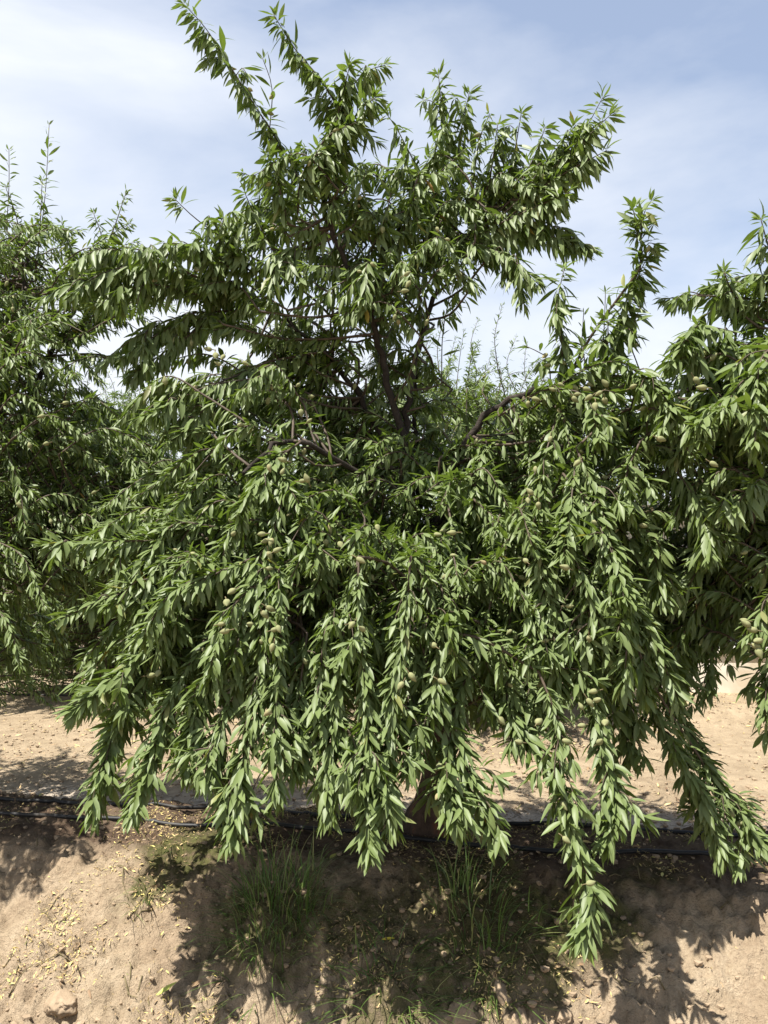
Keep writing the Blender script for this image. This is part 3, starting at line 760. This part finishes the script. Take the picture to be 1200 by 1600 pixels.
T2.zone([(-60, 930), (90, 930), (75, 1050), (50, 1080), (-60, 1060)], 60, (5.0, 6.3), (.3, .5), 1.3, .1, **LF)
for q in range(64):  # sprays out of view, added so their shadow darkens the ridge's left end
    T2.spray(A([rng.uniform(-2.9, -2.0), rng.uniform(3.15, 3.55), rng.uniform(1.3, 1.75)]), rng.uniform(.25, .4), .5, .2, **LF)
T2.finish([(28, 785), (80, 818), (190, 808), (70, 650), (76, 692), (100, 630), (48, 700), (166, 790), (150, 768), (12, 440), (20, 480)], 10)

RB = A([4.15, 3.12, hz(4.15, 3.12) - .03])
T3 = Tree('almond_tree', 'almond tree reaching in from the right edge, with long leaf rosettes and fruit', 'almond trees of the front row', RB)
T3.trunk([RB, RB + A([-.02, 0, .25]), RB + A([-.05, .05, .8])], [.12, .08, .065])
limbs_radial(T3, RB + A([-.05, .05, .78]), 6, 1.4, 1.9, 8)
tp = RB + A([-.05, .05, .78])
T3.limb([tp, P(1330, 700, 3.2), P(1200, 620, 3.2), P(1120, 600, 3.2), P(1050, 620, 3.2)], .04, .01)
T3.limb([tp, P(1400, 600, 3.1), P(1260, 480, 3.15), P(1180, 440, 3.2)], .04, .01)
T3.limb([tp, P(1330, 900, 3.2), P(1200, 860, 3.3), P(1100, 860, 3.4)], .04, .01)
RG = dict(UP, L=.118, g=1.0)
for path, d, kw in [
    ([(1230, 470), (1205, 400), (1188, 340)], (3.1, 3.0), RG), ([(1240, 480), (1150, 465), (1076, 462)], (3.2, 3.1), dict(RG, L=.1)),
    ([(1190, 500), (1150, 465), (1130, 424)], (3.2, 3.1), dict(RG, L=.1)), ([(1240, 540), (1140, 540), (1045, 565)], (3.2, 2.95), RG),
    ([(1120, 630), (1110, 590), (1104, 546)], (3.2, 3.1), RG), ([(1160, 640), (1120, 630), (1092, 665)], (3.1, 2.75), RG),
    ([(1240, 600), (1170, 590), (1130, 640)], (3.0, 2.7), RG), ([(1220, 540), (1190, 560), (1180, 640)], (2.9, 2.7), RG),
    ([(1180, 690), (1200, 660), (1170, 640)], (2.9, 2.7), RG), ([(1060, 740), (1092, 790), (1112, 870)], (3.1, 2.85), RG),
    ([(1240, 760), (1180, 760), (1140, 800)], (3.0, 2.8), RG), ([(1240, 900), (1200, 930), (1180, 990)], (2.9, 2.7), dict(HNG, spacing=.014)),
    ([(1250, 980), (1205, 1040), (1200, 1100)], (3.1, 3.0), HNG), ([(1110, 950), (1112, 1020), (1108, 1085)], (3.4, 3.3), dict(HNG, L=.08)),
    ([(1060, 960), (1030, 1010), (1020, 1060)], (3.5, 3.4), dict(HNG, L=.08)), ([(1150, 520), (1090, 510), (1065, 540)], (3.1, 2.95), RG)]:
    T3.px(path, d, **kw)
RF = dict(L=.086, g=.8, ang=(.6, 1.25), spacing=.0092, k=2, width=.225, whorl=6)
T3.zone([(1040, 600), (1100, 570), (1240, 520), (1240, 980), (1120, 960), (1030, 880), (1010, 700)], 110, (3.0, 3.9), (.3, .55), .9, .25, **RF)
T3.zone([(1000, 860), (1140, 860), (1150, 980), (1100, 1010), (1000, 1000)], 40, (3.3, 3.8), (.3, .45), 1.2, .1, **RF)
T3.zone([(1080, 450), (1240, 440), (1240, 510), (1130, 500)], 8, (3.1, 3.5), (.3, .45), .6, .4, **RF)
for q in range(60):
    a = rng.uniform(0, 2 * pi); r = 1.6 * sqrt(rng.uniform(.2, 1)); z = rng.uniform(.8, 2.7)
    pp = RB + A([cos(a) * r, sin(a) * r, z])
    if pp[0] > 2.4 and pp[1] > 1.6: T3.spray(pp, rng.uniform(.4, .7), .8, .3, **dict(RF, spacing=.022))
T3.finish([(1170, 978), (1182, 985), (1188, 1000), (1176, 1008), (1168, 970), (1184, 1013), (1166, 862), (1103, 606), (1085, 590), (1110, 722), (1040, 870)], 8)

# ================================================================== ROWS BEHIND
def row_tree(label, base, seed, H=3.9, R=1.75):
    T = Tree('almond_tree', label, 'almond trees in the rows behind', base, lo=True)
    top = A(base) + A([.03, 0, .75])
    T.trunk([base, A(base) + A([.0, 0, .3]), top], [.13, .085, .07], sides=9)
    limbs_radial(T, top, 8, 1.25, H - 1.3, seed)
    kw = dict(L=.086, g=.6, spacing=.014, k=2, width=.22, whorl=5)
    for q in range(680):
        u = rng.normal(0, 1, 3); u /= np.linalg.norm(u); rr = rng.uniform(.45, 1) ** .6
        p = A(base) + A([u[0] * R * rr, u[1] * R * rr, H * .51 + u[2] * H * .43 * rr])
        if p[2] - base[2] < 1.25 and abs(atan2(u[0], -u[1])) < .6: continue
        hi = (p[2] - base[2]) / H
        T.spray(p, rng.uniform(.35, .6), max(.2, 1.3 - 1.2 * hi), .1 + .9 * max(0, hi - .4), **kw)
    for q in range(320):
        a = rng.uniform(-pi / 2 + .75, 1.5 * pi - .75); r = rng.uniform(.8, 1.9)
        T.spray(A(base) + A([cos(a) * r, sin(a) * r, rng.uniform(.3, 1.15)]), rng.uniform(.3, .75), 1.8, .05, **kw)
    for q in range(26):
        a = rng.uniform(0, 2 * pi); r = rng.uniform(.1, 1.1)
        p = A(base) + A([cos(a) * r, sin(a) * r, H * rng.uniform(.78, .9)])
        T.shoot([p, p + A([rng.normal(0, .05), rng.normal(0, .05), .3]), p + A([rng.normal(0, .1), rng.normal(0, .1), .62])], False, L=.07, g=.3, spacing=.022, k=2, width=.2, whorl=5, young=.8)
    T.finish()
    return T
def gp(x, y): return (x, y, hz(x, y) - .02)
src = row_tree('shaded almond tree of the second row with its dark trunk visible at far left', gp(-3.38, 9.55), 3)
def dup_tree(o, loc, rz, sc, label):
    r = o.copy(); COL.objects.link(r); r.location = loc; r.rotation_euler = (0, 0, rz); r.scale = (sc,) * 3; r['label'] = label
    for ch in o.children:
        c = ch.copy(); COL.objects.link(c); c.parent = r
        for g in ch.children:
            d = g.copy(); COL.objects.link(d); d.parent = c
    return r
dup_tree(src.root, gp(.75, 8.9), 1.9, 1.06, 'almond tree behind the middle tree, its feathery tips rising in the right sky gap')
dup_tree(src.root, gp(5.6, 8.0), 4.1, .9, 'almond tree of the second row behind the right edge of the picture')
dup_tree(src.root, gp(-6.6, 14.9), .7, 1.0, 'almond tree of the third row at the far left, low behind the left edge tree')
dup_tree(src.root, gp(-1.6, 14.1), 2.6, 1.0, 'almond tree of the third row left of the middle trunk')
dup_tree(src.root, gp(2.6, 13.4), 5.2, 1.0, 'almond tree of the third row right of the middle trunk, left of the cream wall')

# ================================================================== FARM BUILDING
def box(V, Fq, x0, x1, y0, y1, z0, z1):
    n = sum(len(v) for v in V)
    V.append(A([[x0, y0, z0], [x1, y0, z0], [x1, y1, z0], [x0, y1, z0], [x0, y0, z1], [x1, y0, z1], [x1, y1, z1], [x0, y1, z1]], dtype=float))
    Fq.append(A([[0, 3, 2, 1], [4, 5, 6, 7], [0, 1, 5, 4], [1, 2, 6, 5], [2, 3, 7, 6], [3, 0, 4, 7]]) + n)
def boxes(name, mat, lst, parent):
    V, Fq = [], []
    for q in lst: box(V, Fq, *q)
    return link(name, mesh_np(name, np.concatenate(V), [np.concatenate(Fq)], [M[mat]], smooth=False), parent)
bx, by = 3.35, 10.3
gz = min(hz(x, by) for x in np.arange(3, 11, .5)) - .05
B = bpy.data.objects.new('farm_building', None); COL.objects.link(B); B.location = (bx, by, gz)
tag(B, 'low farm building with cream base wall and white framed windows behind the right trees', 'building')
wl = .58
boxes('wall', 'render_wall', [(0, 8, 0, .2, 0, wl), (0, 8, .03, .2, 2.0, 2.5), (0, .2, .2, 5, 0, 2.5), (7.8, 8, .2, 5, 0, 2.5), (.2, 7.8, 4.8, 5, 0, 2.5)], B)
boxes('sill', 'render_wall', [(-.03, 8.03, -.04, .1, wl, wl + .035)], B)
boxes('roof', 'roof', [(-.2, 8.2, -.35, 5.3, 2.5, 2.62)], B)
for k in range(6):
    x0 = .25 + k * 1.28
    w = boxes('window', 'white_frame', [(x0, x0 + .07, .03, .12, wl + .036, 1.997), (x0 + 1.12, x0 + 1.19, .03, .12, wl + .036, 1.997), (x0 + .071, x0 + 1.119, .03, .12, wl + .036, wl + .09), (x0 + .071, x0 + 1.119, .03, .12, 1.93, 1.997), (x0 + .56, x0 + .61, .035, .115, wl + .091, 1.929)], B)
    boxes('pane', 'glass', [(x0 + .071, x0 + 1.119, .07, .08, wl + .091, 1.929)], w)
p = G(1068, 1078)
cb = boxes('concrete_block', 'block', [(-.09, .09, -.07, .07, -.02, .17)], None)
cb.location = (p[0], by - .5, hz(p[0], by - .5)); cb.rotation_euler = (0, 0, .3)
bv = cb.modifiers.new('bevel', 'BEVEL'); bv.width = .012; bv.segments = 2
tag(cb, 'small tan block standing at the foot of the cream wall', 'block')

# ================================================================== IRRIGATION HOSES
def hose(pts, label, r=.009):
    C = []
    for q in pts: C.append(A([q[0], q[1], hz(q[0], q[1]) + r * .9]))
    S = spline(C, .03)
    S[:, 1] += .02 * vnoise(S[:, 0] * 1.7, S[:, 0] * .0 + 3) * 1.5
    h = height(S[:, 0], S[:, 1]) + r * .9
    k = np.ones(9) / 9; hp = np.pad(h, 4, 'edge'); S[:, 2] = np.maximum(np.convolve(hp, k, 'valid'), h - .003)
    tb = Tubes(); tb.add(S, r, 8); return tag(link('irrigation_hose', tb.mesh('irrigation_hose', M['hose'])), label, 'hose', 'black drip hoses along the tree rows')
def gxy(px, py): p = G(px, py); return (p[0], p[1])
a = [gxy(x, y) for x, y in ((10, 1275), (170, 1282), (330, 1292), (500, 1300), (620, 1308), (780, 1328), (920, 1338), (1190, 1345))]
hose([(-6, a[0][1] + .7)] + a + [(4.5, a[-1][1] - .5)], 'black drip hose along the front lip of the bank, nearest the viewer', .0098)
a = [gxy(x, y) for x, y in ((250, 1259), (350, 1264), (480, 1272), (600, 1274), (800, 1290), (960, 1299), (1190, 1312))]
hose([(-6, a[0][1] + .8), (-3, a[0][1] + .35)] + a + [(4.5, a[-1][1] - .5)], 'black drip hose running past the foot of the trunk, behind the front hose', .0098)
hose([(-9, 10.25), (-6, 9.75), (-3.8, 9.3), (-1, 8.9)], 'black drip hose along the second tree row, far left under the shaded tree', .011)

# ================================================================== GRASS, WEEDS, LITTER, CLODS
def tuft(px, py, n, hgt, spread, label, mat='grass', name='grass_tuft', lean=(0, -.1), wide=.0045):
    p = G(px, py); V, Q, tt = [], [], []; m = 7
    for i in range(n):
        a = rng.uniform(0, 2 * pi); r = spread * .75 * sqrt(rng.random()); bx_, by_ = cos(a) * r, sin(a) * r
        H = hgt * rng.uniform(.2, 1.05) * (1.15 - .6 * r / spread); out = spread * rng.uniform(.2, 1.1); ca = a + rng.normal(0, .5)
        t = np.linspace(0, 1, m); bend = rng.uniform(.2, 1.5)
        cx = bx_ + (cos(ca) * out + lean[0]) * t ** 1.7; cy = by_ + (sin(ca) * out + lean[1]) * t ** 1.7
        cz = H * (t - .42 * bend * t ** 2.4) - .01
        gz_ = hz(p[0] + bx_, p[1] + by_) - p[2]
        w = wide * rng.uniform(.6, 1.2) * (1 - t ** 1.5) * .5 + .0003
        sx, sy = -sin(ca), cos(ca); base = len(V) and sum(len(v) for v in V)
        L = np.stack([cx - sx * w, cy - sy * w, cz + gz_], 1); R = np.stack([cx + sx * w, cy + sy * w, cz + gz_], 1)
        V.append(np.concatenate([L, R])); k = np.arange(m - 1)
        Q.append(np.stack([k, k + m, k + m + 1, k + 1], 1) + base); tt.append(np.full(2 * m, np.clip(rng.normal(.45, .25), 0, 1)))
    o = link(name, mesh_np(name, np.concatenate(V), [np.concatenate(Q)], [M[mat]], dict(tint=np.concatenate(tt))), None, p)
    tag(o, label, 'grass' if name == 'grass_tuft' else 'weed', 'grass and weeds growing on the bank')
tuft(425, 1420, 210, .40, .26, 'tallest dark grass tuft on the bank below the left hanging branches', wide=.0042)
tuft(402, 1497, 50, .17, .18, 'low sunlit spiky grass tuft just below the tallest dark tuft', wide=.0042)
tuft(470, 1400, 90, .34, .18, 'thin dark grass tuft between the tallest tuft and the bare mound')
tuft(735, 1430, 90, .42, .20, 'slender tall grass tuft right of the trunk, blades arching')
tuft(755, 1505, 45, .26, .24, 'loose grass tuft with pale bent blades below the slender tall tuft')
tuft(600, 1545, 110, .20, .26, 'wide flopping grass tuft at the foot of the bank, bottom centre')
tuft(560, 1510, 16, .22, .12, 'few thin grass blades beside the yellow leaf at the bottom centre')
tuft(232, 1395, 26, .16, .10, 'sparse little grass tuft at the edge of the mossy patch on the left')
tuft(775, 1545, 26, .13, .12, 'short yellowish weed tuft just above the large soil clods', 'weed', 'weed_tuft')
tuft(820, 1470, 12, .24, .16, 'few bent grass blades left of the lowest hanging branch')
tuft(265, 1325, 9, .07, .05, 'tiny pale weed sprout on the mossy patch below the left hose', 'weed', 'weed_tuft')
tuft(640, 1590, 14, .10, .12, 'small weed tuft at the very bottom edge of the picture, left of the clods', 'weed', 'weed_tuft')

def scatter_leaves(n, dens, L, name, label=None):
    xs, ys = [], []
    while len(xs) < n:
        x = rng.uniform(-2.2, 2.2, 4000); y = rng.uniform(2.45, 4.6, 4000)
        ok = rng.random(4000) < dens(x, y); xs += list(x[ok]); ys += list(y[ok])
    x = A(xs[:n]); y = A(ys[:n]); e = .02
    z = height(x, y)
    gxn = (height(x + e, y) - z) / e; gyn = (height(x, y + e) - z) / e
    nrm = norm(np.stack([-gxn * .7, -gyn * .7, np.ones(n)], 1) + rng.normal(0, .35, (n, 3)))
    a = rng.uniform(0, 2 * pi, n); d = np.stack([np.cos(a), np.sin(a), np.zeros(n)], 1); d = norm(d - nrm * (d * nrm).sum(1)[:, None])
    lv = Leaves(); LL = L * rng.uniform(.3, 1.1, n)
    lv.add(np.stack([x, y, z + .003 + .006 * rng.random(n)], 1), d, nrm, LL, LL * rng.uniform(.10, .34, n), rng.normal(0, .3, n), np.clip(rng.beta(1.5, 1.5, n), 0, .93), np.zeros(n))
    fresh = rng.random(n) < .02; lv.d[0][6][fresh] = 1.0
    V, fs, at = lv.arrays()
    return tag(link(name, mesh_np(name, V, fs, [M['litter']], at)), kind='stuff')
lp = [(G(px, py), r, w) for px, py, r, w in ((150, 1440, .30, 1), (210, 1500, .28, 1), (110, 1500, .25, .9), (60, 1470, .25, .6), (260, 1590, .25, .7), (330, 1580, .2, .7), (240, 1400, .15, .7), (550, 1500, .25, .8), (640, 1510, .3, .8), (760, 1540, .25, .8), (480, 1270, .35, .6), (200, 1265, .3, .4), (850, 1530, .2, .6), (660, 1370, .4, .5), (900, 1330, .4, .4), (330, 1500, .2, .4))]
def dens(x, y):
    d = np.zeros_like(x) + .03
    for p, r, w in lp: d = np.maximum(d, w * np.exp(-((x - p[0]) ** 2 + ((y - p[1]) * 1.2) ** 2) / r ** 2))
    s = rowc(x, y); d = np.maximum(d, .42 * sstep(3.45, 3.6, s) * (1 - sstep(4.1, 4.25, s)))
    return d * np.clip(.35 + 2.2 * vnoise(x * 5, y * 5) + .8 * vnoise(x * 19, y * 19), .03, 1)
scatter_leaves(14500, dens, .021, 'leaf_litter')
scatter_leaves(200, dens, .055, 'fallen_leaf_litter')

def one_leaf(px, py, L, ang, tint, label):
    p = G(px, py); lv = Leaves(); d = A([[cos(ang), sin(ang), .05]]); z = lambda v: A([v], dtype=float)
    e = .03; n = norm(A([[-(hz(p[0] + e, p[1]) - hz(p[0] - e, p[1])) / (2 * e), -(hz(p[0], p[1] + e) - hz(p[0], p[1] - e)) / (2 * e), 1]]))
    lv.add(A([[0, 0, .010]]), d - n * (d * n).sum(), n, z(L), z(L * .26), z(-.08), z(tint), z(0))
    V, fs, at = lv.arrays()
    tag(link('fallen_leaf', mesh_np('fallen_leaf', V, fs, [M['leaf2']], at), None, p), label, 'leaf', 'fallen leaves on the soil')
t = NT('leaf2'); k = t.attr('tint')
t.done('leaf2', t.bsdf(t.ramp(k, (0, (.16, .24, .05)), (.5, (.34, .36, .07)), (1, (.62, .50, .06))), .5, .4))
one_leaf(243, 1560, .085, .5, .45, 'yellowish green fallen leaf on the bare soil at bottom left, upper of a pair')
one_leaf(238, 1578, .075, .7, .15, 'green fallen leaf on the bare soil at bottom left, lower of a pair')
one_leaf(596, 1472, .055, .1, 1.0, 'bright yellow fallen leaf in the shade at the bottom centre')
one_leaf(200, 1528, .05, 2.2, .1, 'small green fallen leaf alone left of the yellowish pair')
one_leaf(515, 1345, .07, 1.2, .7, 'tan yellow leaf in the dark shade under the left hanging branches')

def clod_mesh(n, seed, rx, ry, rz):
    r = np.random.default_rng(seed)
    import bmesh
    bm = bmesh.new(); bmesh.ops.create_icosphere(bm, subdivisions=n, radius=1)
    V = A([v.co[:] for v in bm.verts]); Fc = A([[v.index for v in f.verts] for f in bm.faces]); bm.free()
    off = r.random(3) * 50
    nn = fbm(V[:, 0] * 1.6 + V[:, 2] * 1.1 + off[0], V[:, 1] * 1.6 - V[:, 2] * .8 + off[1], 5, .6)
    V = V * (1 + .42 * nn + .06 * r.normal(0, 1, len(V)) * (n > 2))[:, None]
    # knock a few flats off
    for _ in range(5):
        q = norm(r.normal(0, 1, 3)); h = V @ q; lim = r.uniform(.55, .8)
        V = V - np.clip(h - lim, 0, None)[:, None] * q * .85
    return V * A([rx, ry, rz]), Fc
for px, py, sx, sy, sz, lb in ((722, 1580, .075, .06, .05, 'large rounded soil clod at the bottom edge, left of the upright clod'),
                               (785, 1555, .06, .05, .075, 'upright soil clod in half shade at the foot of the bank'),
                               (690, 1592, .05, .04, .035, 'smaller flat soil clod touching the left side of the large rounded clod'),
                               (815, 1592, .055, .045, .035, 'flattish soil clod at the bottom edge right of the upright clod'),
                               (98, 1562, .065, .06, .04, 'pale smooth soil clod near the bottom left corner'),
                               (880, 1585, .035, .03, .025, 'small soil clod at the bottom edge farthest right')):
    V, Fc = clod_mesh(4, px, sx, sy, sz); p = G(px, py)
    o = link('soil_clod', mesh_np('soil_clod', V, [Fc], [M['clod']]), None, p + A([0, 0, -sz * .25])); o.rotation_euler = (0, 0, rng.uniform(0, 6))
    tag(o, lb, 'clod', 'clods of dry soil at the foot of the bank')
# crumbs of soil, near ones small and dense, wider apart on the orchard floor
V0, F0 = clod_mesh(1, 77, 1, 1, .7)
def crumbs(x, y, r, name, mat='clod'):
    n = len(x); rot = rng.uniform(0, 2 * pi, n); c, s_ = np.cos(rot), np.sin(rot)
    W = V0[None] * r[:, None, None]
    W = np.stack([W[..., 0] * c[:, None] - W[..., 1] * s_[:, None] * .8, W[..., 0] * s_[:, None] + W[..., 1] * c[:, None] * .8, W[..., 2]], -1)
    W = W + np.stack([x, y, height(x, y) + r * .2], 1)[:, None]
    tag(link(name, mesh_np(name, W.reshape(-1, 3), [(F0[None] + (np.arange(n) * len(V0))[:, None, None]).reshape(-1, 3)], [M[mat]], smooth=False)), kind='stuff')
n = 24000; x = rng.uniform(-2.1, 2.1, n); y = rng.uniform(2.45, 4.5, n)
k = rng.random(n) < np.clip(1.1 - 1.0 * (rowc(x, y) - 2.9), .12, 1) * np.clip(.25 + 1.8 * vnoise(x * 3, y * 3), .02, .4)
x, y = x[k], y[k]; crumbs(x, y, .002 + .019 * rng.random(len(x)) ** 7, 'soil_crumbs')
n = 16000; y = 4.5 + 6 * rng.random(n) ** 1.3; x = rng.uniform(-.62, .62, n) * y
k = rng.random(n) < np.clip(.4 + 1.6 * vnoise(x * 1.2, y * 1.8), .04, 1)
x, y = x[k], y[k]; crumbs(x, y, .005 + .02 * rng.random(len(x)) ** 4, 'floor_crumbs')
n = 9000; y = 5.0 + 6 * rng.random(n) ** 1.2; x = rng.uniform(-.62, .62, n) * y
k = rng.random(n) < np.clip(.4 + 1.8 * vnoise(x * 1.5 + 7, y * 2.2), .03, 1); x, y = x[k], y[k]; n = len(x)
lv = Leaves(); a = rng.uniform(0, 2 * pi, n); LL = rng.uniform(.015, .07, n)
lv.add(np.stack([x, y, height(x, y) + .012], 1), np.stack([np.cos(a), np.sin(a), rng.normal(0, .12, n)], 1), A([[0, 0, 1.0]]) + rng.normal(0, .3, (n, 3)), LL, LL * .28, rng.normal(0, .3, n), np.clip(rng.beta(1.3, 2.2, n), 0, .9), np.zeros(n))
V, fs, at = lv.arrays(True)
tag(link('straw_litter', mesh_np('straw_litter', V, fs, [M['litter']], at)), kind='stuff')

tb = Tubes(); c = 0
while c < 170:
    x0, y0 = rng.uniform(-1.9, 1.9), rng.uniform(2.6, 4.4)
    if rng.random() > float(dens(A([x0]), A([y0]))[0]) + .06: continue
    c += 1; a = rng.uniform(0, 2 * pi); ln = rng.uniform(.03, .16); pts = []
    for q in np.linspace(-.5, .5, 5):
        xx, yy = x0 + cos(a) * ln * q + rng.normal(0, .004), y0 + sin(a) * ln * q + rng.normal(0, .004)
        pts.append((xx, yy, hz(xx, yy) + .004 + .006 * rng.random()))
    tb.add(pts, np.linspace(.0028, .0012, 5), 4)
tag(link('twig_litter', tb.mesh('twig_litter', M['stalk'])), kind='stuff')

# ================================================================== SKY, SUN, CAMERA
SUN_AZ = radians(-130); SUN_EL = radians(65)      # azimuth from +Y, clockwise: from the left, a little in front
world = bpy.data.worlds.new('World'); scene.world = world; world.use_nodes = True
nt = world.node_tree; nt.nodes.clear()
def N(t, **k):
    n = nt.nodes.new(t)
    for a_, v in k.items(): setattr(n, a_, v)
    return n
out = N('ShaderNodeOutputWorld'); bg = N('ShaderNodeBackground'); bg.inputs[1].default_value = .085
sky = N('ShaderNodeTexSky', sky_type='NISHITA', sun_disc=False, sun_elevation=SUN_EL, sun_rotation=SUN_AZ)
sky.air_density = 1.0; sky.dust_density = .6; sky.ozone_density = 1.0
tc = N('ShaderNodeTexCoord')
mp = N('ShaderNodeMapping'); mp.inputs['Scale'].default_value = (1.0, 1.0, 2.6); mp.inputs['Rotation'].default_value = (0, .35, .2)
nt.links.new(tc.outputs['Generated'], mp.inputs[0])
nz = N('ShaderNodeTexNoise'); nz.inputs['Scale'].default_value = 1.9; nz.inputs['Detail'].default_value = 8; nz.inputs['Roughness'].default_value = .52; nz.inputs['Distortion'].default_value = .25
nt.links.new(mp.outputs[0], nz.inputs['Vector'])
sp = N('ShaderNodeSeparateXYZ'); nt.links.new(tc.outputs['Generated'], sp.inputs[0])
def mth(op, a_, b_, cl=False):
    n = N('ShaderNodeMath', operation=op); n.use_clamp = cl
    for i_, v in enumerate((a_, b_)):
        if isinstance(v, bpy.types.NodeSocket): nt.links.new(v, n.inputs[i_])
        else: n.inputs[i_].default_value = v
    return n.outputs[0]
# thicker cloud low down and to the left
lowc = mth('MULTIPLY', mth('SUBTRACT', .50, sp.outputs[2]), .95)
left = mth('ADD', mth('MULTIPLY', mth('ABSOLUTE', sp.outputs[0], 0), .42), mth('MULTIPLY', sp.outputs[0], -.36))
dn = mth('ADD', mth('ADD', mth('MULTIPLY', nz.outputs[0], 1.7), lowc), mth('SUBTRACT', left, .60))
rp = N('ShaderNodeValToRGB'); rp.color_ramp.elements[0].position = .05; rp.color_ramp.elements[0].color = (.24, .24, .24, 1)
rp.color_ramp.elements[1].position = .62; rp.color_ramp.elements[1].color = (.95, .95, .95, 1)
nt.links.new(dn, rp.inputs[0])
mx = N('ShaderNodeMix', data_type='RGBA'); nt.links.new(rp.outputs[0], mx.inputs[0]); nt.links.new(sky.outputs[0], mx.inputs[6])
mx.inputs[7].default_value = (4.9, 5.1, 5.45, 1)
nt.links.new(mx.outputs[2], bg.inputs[0]); nt.links.new(bg.outputs[0], out.inputs[0])

sl = bpy.data.lights.new('sun', 'SUN'); sl.energy = 5.0; sl.angle = radians(.53); sl.color = (1, .955, .88)
so = bpy.data.objects.new('sun', sl); COL.objects.link(so)
from mathutils import Vector
sd = Vector((sin(SUN_AZ) * cos(SUN_EL), cos(SUN_AZ) * cos(SUN_EL), sin(SUN_EL)))
so.rotation_euler = sd.to_track_quat('Z', 'Y').to_euler(); so.location = (-6, -2, 12)

cd = bpy.data.cameras.new('camera'); co = bpy.data.objects.new('camera', cd); COL.objects.link(co)
co.location = CAM; co.rotation_euler = (pi / 2 + PITCH, 0, 0)
cd.sensor_fit = 'VERTICAL'; cd.sensor_height = 32; cd.lens = 32 * F / 1600; cd.clip_end = 2000; cd.clip_start = .05
scene.camera = co
scene.view_settings.view_transform = 'Standard'; scene.view_settings.look = 'None'
scene.view_settings.exposure = 1.27; scene.view_settings.gamma = 1
scene.cycles.max_bounces = 8; scene.cycles.transmission_bounces = 6; scene.cycles.diffuse_bounces = 4
scene.cycles.use_denoising = True
print('leaves', sum(t_.fill.count() + sum(b_[0].count() for b_ in t_.branches) for t_ in (T1, T2, T3, src)), 'branches', [len(t_.branches) for t_ in (T1, T2, T3)])
